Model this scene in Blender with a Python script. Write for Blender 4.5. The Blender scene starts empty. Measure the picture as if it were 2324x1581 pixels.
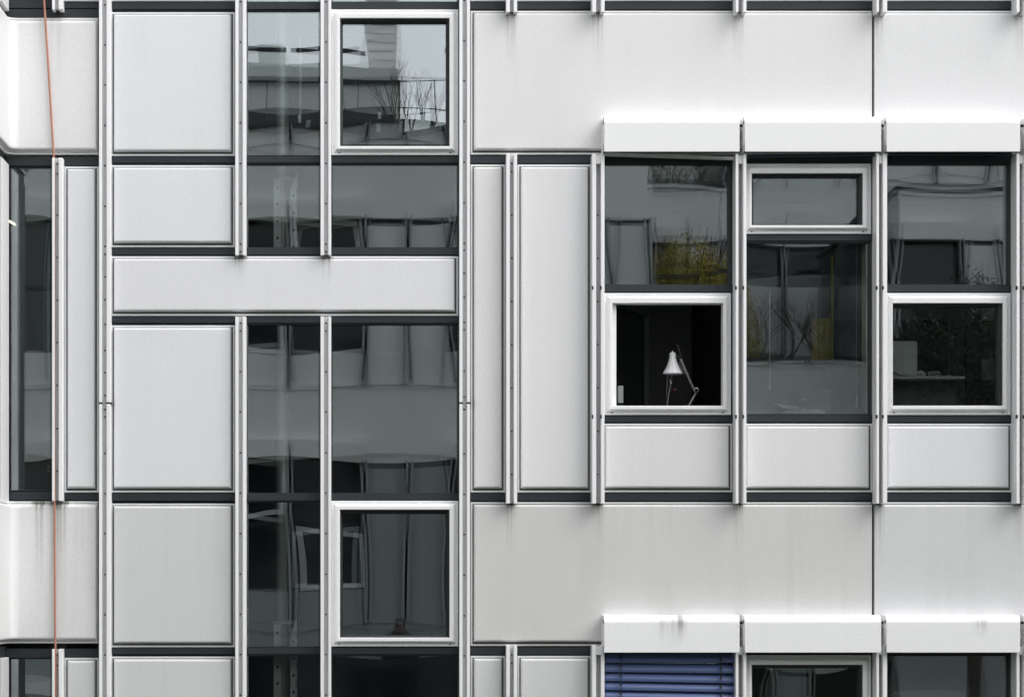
import bpy, bmesh, math, random
from mathutils import Vector, Matrix
R = math.radians
random.seed(7)
scene = bpy.context.scene
C = scene.collection

# ---------------------------------------------------------------- camera, sky, sun, exposure
S = 0.003227            # metres per unit of the measured elevation drawing
D = 16.0                # distance from camera to facade
FX, FY = 905.0, 1330.0  # point of the elevation straight in front of the camera
CX, CZ = (FX-1162)*S, (790.5-FY)*S
cam_d = bpy.data.cameras.new('camera'); cam = bpy.data.objects.new('camera', cam_d); C.objects.link(cam)
cam.location = (CX, -D, CZ); cam.rotation_euler = (R(90), 0, 0)
W = 2324*S
cam_d.sensor_width = 36; cam_d.lens = 36*D/W
cam_d.shift_x = -CX/W; cam_d.shift_y = -CZ/W
cam_d.clip_start = .05; cam_d.clip_end = 2000
scene.camera = cam

world = bpy.data.worlds.new('World'); scene.world = world; world.use_nodes = True
wn = world.node_tree.nodes; wl = world.node_tree.links
bg = wn['Background']; bg.inputs[1].default_value = 0.15
sky = wn.new('ShaderNodeTexSky'); sky.sky_type = 'NISHITA'; sky.sun_disc = False
sky.sun_elevation = R(52); sky.sun_rotation = R(118); sky.dust_density = 3; sky.air_density = 1.0
hs = wn.new('ShaderNodeHueSaturation'); hs.inputs['Saturation'].default_value = 0.08
wl.new(sky.outputs[0], hs.inputs['Color']); wl.new(hs.outputs[0], bg.inputs[0])
sl = bpy.data.lights.new('sun', 'SUN'); sl.energy = 0.55; sl.angle = R(60); sl.color = (1, .97, .95)
so = bpy.data.objects.new('sun', sl); C.objects.link(so)
so.rotation_euler = Vector((-0.54, 0.29, -0.79)).to_track_quat('-Z', 'Y').to_euler()
scene.view_settings.view_transform = 'Standard'; scene.view_settings.look = 'None'
scene.view_settings.exposure = 1.07; scene.view_settings.gamma = 1
scene.render.engine = 'CYCLES'
scene.cycles.max_bounces = 10; scene.cycles.transparent_max_bounces = 16; scene.cycles.caustics_reflective = False

# ---------------------------------------------------------------- measuring helpers
def X(px, d=0.0): return CX + (px-FX)*S*(D-d)/D
def Z(py, d=0.0): return CZ + (FY-py)*S*(D-d)/D

# ---------------------------------------------------------------- materials
def mat(name): 
    m = bpy.data.materials.new(name); m.use_nodes = True
    return m, m.node_tree.nodes, m.node_tree.links, m.node_tree.nodes['Principled BSDF']
def simple(name, col, rough=.5, metal=0.0, var=.06, scale=9.0, stretch=(1,1,1), spec=.5, bump=0.0):
    m, n, l, b = mat(name)
    tc = n.new('ShaderNodeTexCoord'); mp = n.new('ShaderNodeMapping'); mp.inputs['Scale'].default_value = stretch
    nz = n.new('ShaderNodeTexNoise'); nz.inputs['Scale'].default_value = scale; nz.inputs['Detail'].default_value = 5
    l.new(tc.outputs['Object'], mp.inputs[0]); l.new(mp.outputs[0], nz.inputs[0])
    mx = n.new('ShaderNodeMix'); mx.data_type = 'RGBA'
    mx.inputs[6].default_value = (*[c*(1-var) for c in col], 1); mx.inputs[7].default_value = (*[min(1, c*(1+var)) for c in col], 1)
    l.new(nz.outputs[0], mx.inputs[0]); l.new(mx.outputs[2], b.inputs['Base Color'])
    b.inputs['Roughness'].default_value = rough; b.inputs['Metallic'].default_value = metal
    b.inputs['Specular IOR Level'].default_value = spec
    if bump:
        bp = n.new('ShaderNodeBump'); bp.inputs['Strength'].default_value = bump; bp.inputs['Distance'].default_value = .004
        l.new(nz.outputs[0], bp.inputs['Height']); l.new(bp.outputs[0], b.inputs['Normal'])
    return m

def panel_mat(name, col, dirt=.25, stains=()):
    """white enamel sheet: faint mottling, rain streaks, runs of dirt (stains = X, Z top, length, half width, strength)"""
    m, n, l, b = mat(name)
    geo = n.new('ShaderNodeNewGeometry')
    def noise(sc, detail, scale):
        mp = n.new('ShaderNodeMapping'); mp.inputs['Scale'].default_value = sc
        nz = n.new('ShaderNodeTexNoise'); nz.inputs['Scale'].default_value = scale; nz.inputs['Detail'].default_value = detail
        l.new(geo.outputs['Position'], mp.inputs[0]); l.new(mp.outputs[0], nz.inputs[0]); return nz.outputs[0]
    def math_(op, a, bb=None, clamp=False):
        q = n.new('ShaderNodeMath'); q.operation = op; q.use_clamp = clamp
        for i, v in enumerate((a, bb)):
            if v is None: continue
            if isinstance(v, (int, float)): q.inputs[i].default_value = v
            else: l.new(v, q.inputs[i])
        return q.outputs[0]
    def ramp(v, lo, hi):
        r = n.new('ShaderNodeMapRange'); r.inputs[1].default_value = lo; r.inputs[2].default_value = hi
        l.new(v, r.inputs[0]); return r.outputs[0]
    streak = ramp(noise((7, 1, .22), 4, 1.4), .45, .80)
    cloud = ramp(noise((1, 1, 1), 4, 1.7), .35, .75)
    grain = ramp(noise((1, 1, 1), 2, 75), .3, .7)
    f = math_('MULTIPLY', math_('MULTIPLY', streak, cloud), dirt)
    f = math_('ADD', f, math_('MULTIPLY', cloud, dirt*.20))
    f = math_('ADD', f, math_('MULTIPLY', grain, .13))
    sx = n.new('ShaderNodeSeparateXYZ'); l.new(geo.outputs['Position'], sx.inputs[0])
    fine = ramp(noise((60, 1, 1.0), 3, 1.0), .42, .60)
    for (x0, z0, ln, hw, st) in stains:
        dx = math_('ABSOLUTE', math_('SUBTRACT', sx.outputs[0], x0))
        gx = n.new('ShaderNodeMapRange'); gx.interpolation_type = 'SMOOTHSTEP'
        gx.inputs[1].default_value = hw*1.5; gx.inputs[2].default_value = hw*.6; l.new(dx, gx.inputs[0])
        gz = n.new('ShaderNodeMapRange'); gz.inputs[1].default_value = z0-ln; gz.inputs[2].default_value = z0
        l.new(sx.outputs[2], gz.inputs[0])
        t = math_('MULTIPLY', math_('MULTIPLY', gx.outputs[0], math_('POWER', gz.outputs[0], 2.0)), st)
        t = math_('MULTIPLY', t, math_('ADD', .4, fine))
        f = math_('ADD', f, t)
    f = math_('MINIMUM', f, 1.0)
    mx = n.new('ShaderNodeMix'); mx.data_type = 'RGBA'; l.new(f, mx.inputs[0])
    mx.inputs[6].default_value = (*col, 1); mx.inputs[7].default_value = (.27, .275, .255, 1)
    l.new(mx.outputs[2], b.inputs['Base Color'])
    rr = n.new('ShaderNodeMapRange'); rr.inputs[3].default_value = .38; rr.inputs[4].default_value = .6
    l.new(cloud, rr.inputs[0]); l.new(rr.outputs[0], b.inputs['Roughness'])
    bp = n.new('ShaderNodeBump'); bp.inputs['Strength'].default_value = .5; bp.inputs['Distance'].default_value = .012
    l.new(noise((1, 1, 1), 1, 1.1), bp.inputs['Height']); l.new(bp.outputs[0], b.inputs['Normal'])
    return m

def glass_mat(name, base=.145, gain=2.4, tint=(.90, .97, 1.0), trans=(.94, .97, .96)):
    m = bpy.data.materials.new(name); m.use_nodes = True; n = m.node_tree.nodes; l = m.node_tree.links
    n.remove(n['Principled BSDF']); out = n['Material Output']
    t = n.new('ShaderNodeBsdfTransparent'); t.inputs[0].default_value = (*trans, 1)
    g = n.new('ShaderNodeBsdfGlossy'); g.inputs['Roughness'].default_value = 0.0; g.inputs[0].default_value = (*tint, 1)
    fr = n.new('ShaderNodeFresnel'); fr.inputs[0].default_value = 1.45
    mu = n.new('ShaderNodeMath'); mu.operation = 'MULTIPLY_ADD'; mu.use_clamp = True
    mu.inputs[1].default_value = gain; mu.inputs[2].default_value = base
    l.new(fr.outputs[0], mu.inputs[0])
    mx = n.new('ShaderNodeMixShader'); l.new(mu.outputs[0], mx.inputs[0]); l.new(t.outputs[0], mx.inputs[1]); l.new(g.outputs[0], mx.inputs[2])
    l.new(mx.outputs[0], out.inputs[0])
    return m

def emis(name, col, st):
    m, n, l, b = mat(name)
    b.inputs['Base Color'].default_value = (.8, .8, .7, 1); b.inputs['Emission Color'].default_value = (*col, 1); b.inputs['Emission Strength'].default_value = st
    return m

WHITE = (.79, .787, .80)
M_panel = panel_mat('white_enamel', WHITE, .09)
M_tones = [M_panel, panel_mat('white_enamel_warmer', (.775, .768, .772), .11), panel_mat('white_enamel_cooler', (.785, .79, .812), .08)]
M_panel_low = panel_mat('weathered_shade_toned_enamel', (.675, .68, .69), .24)  # streaks are dirt; the darker base paints in the shade lower down
M_sash = panel_mat('white_window_paint', (.90, .90, .91), .03)
M_alu = simple('pale_aluminium', (.88, .88, .89), .42, .0, .04, 3, (20, 20, .6))
M_web = simple('grey_aluminium_web', (.52, .52, .535), .5, .0, .14, 3, (14, 14, .9))
M_beam = simple('slate_grey_paint', (.015, .021, .026), .6, 0, .22, 5, (1, 1, 14))
M_gasket = simple('black_rubber', (.012, .014, .016), .55)
M_groove = simple('groove_grime_and_shade', (.085, .092, .080), .8, 0, .3, 6)  # groove dirt line with the edge shade painted in
M_bolt = simple('dark_bolt_steel', (.035, .033, .032), .45, .6)
M_glass = glass_mat('window_glass')
M_blue = simple('blue_slat_paint', (.092, .132, .285), .38, 0, .08, 14, (1, 1, 6))
M_bluedark = simple('dark_blue_rail', (.02, .028, .06), .3)
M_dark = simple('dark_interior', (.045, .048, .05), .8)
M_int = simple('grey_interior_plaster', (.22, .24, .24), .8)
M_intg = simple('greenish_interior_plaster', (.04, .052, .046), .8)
M_intg2 = simple('grey_plastic', (.24, .26, .25), .5)
M_ceil = simple('interior_ceiling_paint', (.80, .82, .82), .9)
M_steel = simple('galvanised_steel', (.55, .58, .56), .35, .35, .2, 8, (6, 6, 1))
M_whitemetal = simple('white_metal', (.90, .91, .90), .4)
M_lampw = simple('white_lamp_enamel', (.85, .85, .87), .3)
M_chrome = simple('brushed_chrome', (.28, .29, .28), .3, .7)
M_cable = simple('rust_brown_cable', (.42, .19, .13), .6, 0, .15, 30)
M_yellow = simple('yellow_board', (.50, .38, .03), .6)
M_cream = simple('cream_curtain', (.78, .72, .55), .8)
M_paper = simple('paper_white', (.78, .78, .80), .8)
M_pcgrey = simple('monitor_plastic', (.92, .93, .92), .5)
M_red = simple('red_plastic', (.16, .02, .015), .4)
M_tube = emis('fluorescent_tube', (1, .93, .62), 1.6)

# ---------------------------------------------------------------- mesh helpers
WO = {}
class MB:
    def __init__(s): s.v = []; s.f = []; s.mi = []; s.sm = []
    def add(s, verts, faces, mi=0, smooth=False):
        o = len(s.v); s.v += [tuple(v) for v in verts]
        for f in faces: s.f.append(tuple(i+o for i in f)); s.mi.append(mi); s.sm.append(smooth)
    def box(s, x0, x1, y0, y1, z0, z1, mi=0):
        if x0 > x1: x0, x1 = x1, x0
        if y0 > y1: y0, y1 = y1, y0
        if z0 > z1: z0, z1 = z1, z0
        s.add([(x0,y0,z0),(x1,y0,z0),(x1,y1,z0),(x0,y1,z0),(x0,y0,z1),(x1,y0,z1),(x1,y1,z1),(x0,y1,z1)],
              [(0,3,2,1),(4,5,6,7),(0,1,5,4),(1,2,6,5),(2,3,7,6),(3,0,4,7)], mi)
    def tube(s, pts, r, n=8, mi=0, cap=True):
        pts = [Vector(p) for p in pts]; rs = r if isinstance(r, (list, tuple)) else [r]*len(pts)
        rings = []
        for i, p in enumerate(pts):
            t = (pts[min(i+1, len(pts)-1)]-pts[max(i-1, 0)]).normalized()
            a = t.cross(Vector((0, 1, 0)))
            if a.length < .05: a = t.cross(Vector((1, 0, 0)))
            a.normalize(); b = t.cross(a)
            rings.append([p+(a*math.cos(k*2*math.pi/n)+b*math.sin(k*2*math.pi/n))*rs[i] for k in range(n)])
        vs = [v for rg in rings for v in rg]; fs = []
        for i in range(len(pts)-1):
            for k in range(n): fs.append((i*n+k, i*n+(k+1) % n, (i+1)*n+(k+1) % n, (i+1)*n+k))
        s.add(vs, fs, mi, True)
        if cap:
            s.add(rings[0], [tuple(range(n))[::-1]], mi); s.add(rings[-1], [tuple(range(n))], mi)
    def lathe(s, c, prof, n=24, mi=0, axis='Z'):
        vs = []; fs = []
        for (r, h) in prof:
            for k in range(n):
                a = 2*math.pi*k/n
                if axis == 'Z': vs.append((c[0]+r*math.cos(a), c[1]+r*math.sin(a), c[2]+h))
                else: vs.append((c[0]+r*math.cos(a), c[1]+h, c[2]+r*math.sin(a)))
        for i in range(len(prof)-1):
            for k in range(n): fs.append((i*n+k, i*n+(k+1) % n, (i+1)*n+(k+1) % n, (i+1)*n+k))
        s.add(vs, fs, mi, True)
    def rings(s, rect, prof, fill=True, sides=(1, 1, 1, 1), mi=0, grid=0, inmi=None):
        """concentric rectangles seen in elevation: rect = x0,x1,z0,z1 ; prof = (inset, y) ; sides scale the inset left,right,bottom,top"""
        x0, x1, z0, z1 = rect; o = []
        for it in prof:
            if len(it) == 2: i, y = it; il, ir, ib, it_ = i*sides[0], i*sides[1], i*sides[2], i*sides[3]
            else: il, ir, ib, it_, y = it
            o.append([(x0+il, y, z0+ib), (x1-ir, y, z0+ib), (x1-ir, y, z1-it_), (x0+il, y, z1-it_)])
        vs = [v for q in o for v in q]; fs = []
        for k in range(len(o)-1):
            for j in range(4): fs.append((k*4+j, k*4+(j+1) % 4, k*4+4+(j+1) % 4, k*4+4+j))
        s.add(vs, fs, mi)
        if fill: s.add(o[-1], [(0, 1, 2, 3)], mi if inmi is None else inmi)
    def build(s, name, mats, parent=None, bevel=0.0, recalc=True, at=None):
        if not isinstance(mats, (list, tuple)): mats = [mats]
        me = bpy.data.meshes.new(name)
        xs = [v[0] for v in s.v]; ys = [v[1] for v in s.v]; zs = [v[2] for v in s.v]
        o = Vector(((min(xs)+max(xs))/2, (min(ys)+max(ys))/2, min(zs))) if at is None else Vector(at)
        me.from_pydata([tuple(Vector(v)-o) for v in s.v], [], s.f)
        for m in mats: me.materials.append(m)
        me.polygons.foreach_set('material_index', s.mi); me.polygons.foreach_set('use_smooth', s.sm)
        if recalc:
            bm = bmesh.new(); bm.from_mesh(me); bmesh.ops.remove_doubles(bm, verts=bm.verts, dist=1e-6) if not any(s.sm) else None
            bmesh.ops.recalc_face_normals(bm, faces=bm.faces); bm.to_mesh(me); bm.free()
        me.update()
        ob = bpy.data.objects.new(name, me); C.objects.link(ob); WO[ob.name] = o
        if parent is not None: ob.parent = parent; ob.location = o-WO[parent.name]
        else: ob.location = o
        if bevel:
            b = ob.modifiers.new('bevel', 'BEVEL'); b.width = bevel; b.segments = 2; b.limit_method = 'ANGLE'; b.angle_limit = R(40)
        return ob
def thing(name, label, cat, loc, group=None):
    e = bpy.data.objects.new(name, None); C.objects.link(e); e.location = loc; WO[e.name] = Vector(loc); e.empty_display_size = .2
    return tag(e, label, cat, group)
def tag(o, label, cat, group=None, kind=None):
    if label: o['label'] = label
    if cat: o['category'] = cat
    if group: o['group'] = group
    if kind: o['kind'] = kind
    return o
def structure(o): o['kind'] = 'structure'; return o

# ================================================================ the facade
P = 1114.0     # storey height in drawing units
GROUND = CZ-7.5
bld = thing('office_building', 'white panelled office facade with grey channel posts and slate window bands', 'building', (0, 0, GROUND))

def cladding(px0, px1, py0, py1, m=M_panel, sides=(1, 1, 1, 1), name='cladding_panel', label=None):
    if m is M_panel: m = M_tones[int(px0*7+py0*3) % 3]
    d = .03; mb = MB()
    rect = (X(px0, d), X(px1, d), Z(py1, d), Z(py0, d))
    gl, gr, gb, gt = [g_*f_ for g_, f_ in zip((.008, .011, .015, .003), sides)]   # dark groove strip, dirt plus painted shade, widest at bottom and right
    a_ = [.0145*f_ for f_ in sides]
    def ins(extra, y): return (a_[0]+gl+extra*sides[0], a_[1]+gr+extra*sides[1], a_[2]+gb+extra*sides[2], a_[3]+gt+extra*sides[3], y)
    q1 = (a_[0], a_[1], a_[2], a_[3], -.0235); q2 = (a_[0]+gl, a_[1]+gr, a_[2]+gb, a_[3]+gt, -.0235)
    mb.rings(rect, [(0, .02), (0, -.026), (.003, -.030), (.0115, -.030), q1], False, sides)
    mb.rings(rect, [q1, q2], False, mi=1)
    mb.rings(rect, [q2, ins(.002, -.033), ins(.006, -.046), ins(.0085, -.051), ins(.012, -.0535), ins(.017, -.0548)], True, sides)
    mb.add([(rect[0], .02, rect[2]), (rect[1], .02, rect[2]), (rect[1], .02, rect[3]), (rect[0], .02, rect[3])], [(0, 1, 2, 3)])
    o = mb.build(name, [m, M_groove], bld)
    if label: o['label'] = label
    return o
def transom(px0, px1, py0, py1, m=M_beam):
    mb = MB(); d = .022
    mb.box(X(px0, d), X(px1, d), -.022, .06, Z(py1-3, d), Z(py0, d))
    mb.box(X(px0, d), X(px1, d), -.010, .06, Z(py1, d), Z(py1-3.2, d))
    return mb.build('transom', m, bld)
bolt_mesh = None
def bolts(par, px, pys, d, scale=1.0):
    global bolt_mesh
    for py in pys:
        loc = Vector((X(px, d), -d-.001, Z(py, d)))
        if bolt_mesh is None:
            mb = MB(); mb.lathe((0, 0, 0), [(.0, -.005), (.0045, -.0045), (.0062, -.002), (.0066, .004)], 10, axis='Y')
            b = mb.build('bolt', M_bolt, par, at=(0, 0, 0)); bolt_mesh = b
        else:
            b = bolt_mesh.copy(); C.objects.link(b); b.parent = par
        b.name = 'bolt'; b.location = loc-WO[par.name]; b.scale = (scale,)*3
def mullion(px0, a, b, px1, py0, py1, dep, web, bolt_list=None, bx=None, rails=False, splice=None, name='mullion'):
    """U channel: flanges px0..a and b..px1 standing out to dep, web set back"""
    mb = MB()
    segs = [(py0, py1)] if not splice else [(py0, splice-2.0), (splice+2.0, py1)]
    for (u, v) in segs:
        zt, zb = Z(u, dep), Z(v, dep)
        for (p, q) in ((px0, a), (b, px1)):
            mb.box(X(p, dep), X(q, dep), -dep, .05, zb, zt)
    mb.box(X(a, web), X(b, web), -web, .05, Z(py1, web)+.003, Z(py0, web)-.003, 1)
    o = mb.build(name, [M_alu, M_web], bld, bevel=.0025)
    if splice:
        k = MB()
        k.box(X(px0-1, dep), X(a+.5, dep), -dep+.012, .03, Z(splice+2, dep), Z(splice-2, dep)); k.box(X(b-.5, dep), X(px1+1.5, dep), -dep+.012, .03, Z(splice+2, dep), Z(splice-2, dep))
        k.box(X(a+1, web), X(b-1, web), -web-.006, -web+.01, Z(splice+12, web), Z(splice-6, web), 1)
        k.build('splice_plate', [M_bolt, M_steel], o)
    if bolt_list: bolts(o, bx, bolt_list, web)
    if rails:
        k = MB()
        k.box(X(a+.5, .135), X(b-.5, .135), -.135, -web, Z(py0+22, .135), Z(py0+4, .135)); k.build('end_clip', M_alu, o)
        for yy in (300, 592):
            for q in (px0-.5, b-1.5):
                k = MB(); k.box(X(q, dep), X(q+3.2, dep), -dep-.004, -dep+.02, Z(py0+yy+8, dep), Z(py0+yy, dep)); k.build('rail_bracket', M_bolt, o)
    return o

def pane(par, px0, px1, py0, py1, d=-.012, amp=None, name='pane'):
    """sealed double glazing: two slightly bowed sheets"""
    mb = MB(); N = 18
    x0, x1, z0, z1 = X(px0, d), X(px1, d), Z(py1, d), Z(py0, d)
    w, h = x1-x0, z1-z0
    amp = random.uniform(.55, 1.15)*random.choice((1, 1, -1)) if amp is None else amp
    ph = [random.uniform(0, 6.28) for _ in range(4)]; tx, tz = random.uniform(-.0006, .0006), random.uniform(-.0006, .0006)
    for sgn, off in ((1, 0.0), (-1, .016)):
        vs = []; fs = []
        for j in range(N+1):
            for i in range(N+1):
                u, v = i/N, j/N
                bow = amp*.0008*(1-(2*u-1)**2)*(1-(2*v-1)**2)*sgn*(w+h)/2*1.2
                wav = .00010*math.sin(5*u+ph[0]+2*v*sgn)+.00009*math.sin(6*v+ph[1]+sgn)
                vs.append((x0+u*w, -d+off-bow+wav+(tx*(u-.5)*w+tz*(v-.5)*h)*sgn, z0+v*h))
        for j in range(N):
            for i in range(N): a = j*(N+1)+i; fs.append((a, a+1, a+N+2, a+N+1))
        mb.add(vs, fs, 0, True)
    return mb.build(name, M_glass, par, recalc=False)

def fixed_window(px0, px1, py0, py1, l=3, r=3, t=3, b=2, label=None, kids=True, frame=True):
    mb = MB(); d = .01
    x0, x1, z0, z1 = X(px0, d), X(px1, d), Z(py1, d), Z(py0, d)
    i = (l*S, r*S, b*S, t*S)
    mb.rings((x0, x1, z0, z1), [(0, 0, 0, 0, .05), (0, 0, 0, 0, -.008), (*[q*.5 for q in i], -.010), (*[q*.9 for q in i], -.004), (*i, .008), (*i, .05)], False)
    o = mb.build('window', M_gasket, bld)
    if label: o['label'] = label
    pane(o, px0+l-.5, px1-r+.5, py0+t-.5, py1-b+.5)
    return o
def sash_window(px0, px1, py0, py1, ix0, ix1, iy0, iy1, open_=False, label=None, gw=(6, 8, 8, 4)):
    """white opening light: outer lip, chamfered frame, black glazing gasket (gw: left right top bottom)"""
    d = .06; mb = MB()
    x0, x1, z0, z1 = X(px0, .035), X(px1, .035), Z(py1, .035), Z(py0, .035)
    a, b_, c, e = X(ix0, d)-x0, x1-X(ix1, d), Z(iy1, d)-z0, z1-Z(iy0, d)
    lip = .011; g = .021
    mb.rings((x0, x1, z0, z1), [(0, .04), (0, -.032), (.003, -.035), (lip, -.035), (lip+.004, -.031), (g-.003, -.031), (g, -.036), (g+.016, -.062), (g+.020, -.064),
             (a-.003, b_-.003, c-.003, e-.003, -.064), (a, b_, c, e, -.061), (a, b_, c, e, .04)], False)
    o = mb.build('window', M_sash, bld)
    if label: o['label'] = label
    for px in (px0+18, px1-18):
        hb = MB(); hb.lathe((X(px, .035), -.0345, z0+.017), [(0, -.004), (.005, -.003), (.006, .003)], 8, axis='Y'); hb.build('drain_cap', M_bolt, o)
    if not open_:
        mb = MB(); X0, X1, Z0, Z1 = x0+a, x1-b_, z0+c, z1-e
        i = (gw[0]*S, gw[1]*S, gw[3]*S, gw[2]*S)
        mb.rings((X0-.004, X1+.004, Z0-.004, Z1+.004), [(0, 0, 0, 0, -.02), (*[q*.2 for q in i], -.040), (*[q*.8 for q in i], -.034), (*[q+.004 for q in i], -.006), (*[q+.004 for q in i], .03)], False)
        mb.build('gasket', M_gasket, o)
        pane(o, ix0+gw[0]-1, ix1-gw[1]+1, iy0+gw[2]-1, iy1-gw[3]+1, d=.0)
    return o

def blind_box(px0, px1, py0, py1, m, label=None):
    """cassette of the outside blind: rounded top, sheet-metal sides, open below"""
    dep = .20; mb = MB()
    x0, x1 = X(px0, dep), X(px1, dep); zb = Z(py1, dep); zt = Z(py0, dep-.07)
    r = .058; prof = [(.05, zt)]
    for k in range(9):
        t = math.pi/2*k/8; prof.append((-dep+r-r*math.sin(t), zt-r+r*math.cos(t)))
    prof += [(-dep, zb), (-dep+.006, zb), (-dep+.006, zb+.05), (.05, zb+.05)]
    n = len(prof)
    vs = [(x0, y, z) for (y, z) in prof]+[(x1, y, z) for (y, z) in prof]
    fs = [(k, (k+1) % n, n+(k+1) % n, n+k) for k in range(n)]+[tuple(range(n)), tuple(range(n, 2*n))[::-1]]
    mb.add(vs, fs)
    o = mb.build('blind_box', m, bld, bevel=.008)
    k = MB(); k.lathe((0, 0, 0), [(0, 0), (.011, 0), (.011, .004)], 12, axis='Y')
    # dark slot in the left end plate and the shaft to the next box
    e = MB(); e.box(x0-.006, x0+.002, -dep+.035, -.03, zb+.004, zt-.075); e.build('end_plate', M_sash, o, bevel=.003)
    e = MB(); e.box(x0-.004, x0+.002, -dep+.030, -dep+.050, zt-.060, zt-.035); e.build('end_slot', M_gasket, o)
    e = MB(); e.tube([(x1-.01, -.10, zt-.055), (x1+.05, -.10, zt-.055)], .011, 10); e.tube([(x1+.012, -.12, zt-.07), (x1+.022, -.13, zt-.10), (x1+.018, -.12, zt-.16)], .003, 6)
    e.build('drive_shaft', M_bolt, o)
    if label: o['label'] = label
    return o

def stain_under(pxs, py, st=.5, ln=.28, hw=.036): return [(X(p, .06), Z(py, .06)+.02, ln, hw, st) for p in pxs]+[(X(p, .04), Z(py, .04)+.005, .075, .045, 1.5) for p in pxs]

def inner_corner(py0, py1, m, t=.0):
    """panel that runs along the wall and turns with a round inside corner along the wing"""
    zt, zb = Z(py0, .03), Z(py1, .03)
    def path(off):
        xw = X(9, .0)+off; r = max(.02, .085-off*.3); y = -off; pts = [(X(222, .03)-(.012 if off > .05 else 0), y)]
        pts.append((X(120, .03), y))
        for k in range(9):
            a = math.pi/2*k/8; pts.append((xw+r-r*math.sin(a), y-r+r*math.cos(a)))
        pts.append((xw, -.4)); pts.append((xw, -.75)); return pts
    prof = [(-.02, zt), (.026, zt), (.030, zt-.003), (.030, zt-.012), (.022, zt-.017), (.052, zt-.030), (.060, zt-.036), (.063, zt-.046),
            (.063, zb+.046), (.060, zb+.036), (.052, zb+.030), (.022, zb+.017), (.030, zb+.012), (.030, zb+.003), (.026, zb), (-.02, zb)]
    mb = MB(); rows = [[(x, y, z) for (x, y) in path(off)] for (off, z) in prof]; n = len(rows[0])
    vs = [v for r_ in rows for v in r_]; fs = []
    for i in range(len(rows)-1):
        for k in range(n-1): fs.append((i*n+k, i*n+k+1, (i+1)*n+k+1, (i+1)*n+k))
    mb.add(vs, fs); mb.add([r_[0] for r_ in rows], [tuple(range(len(rows)))])
    o = mb.build('corner_panel', m, bld)
    return o

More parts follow.
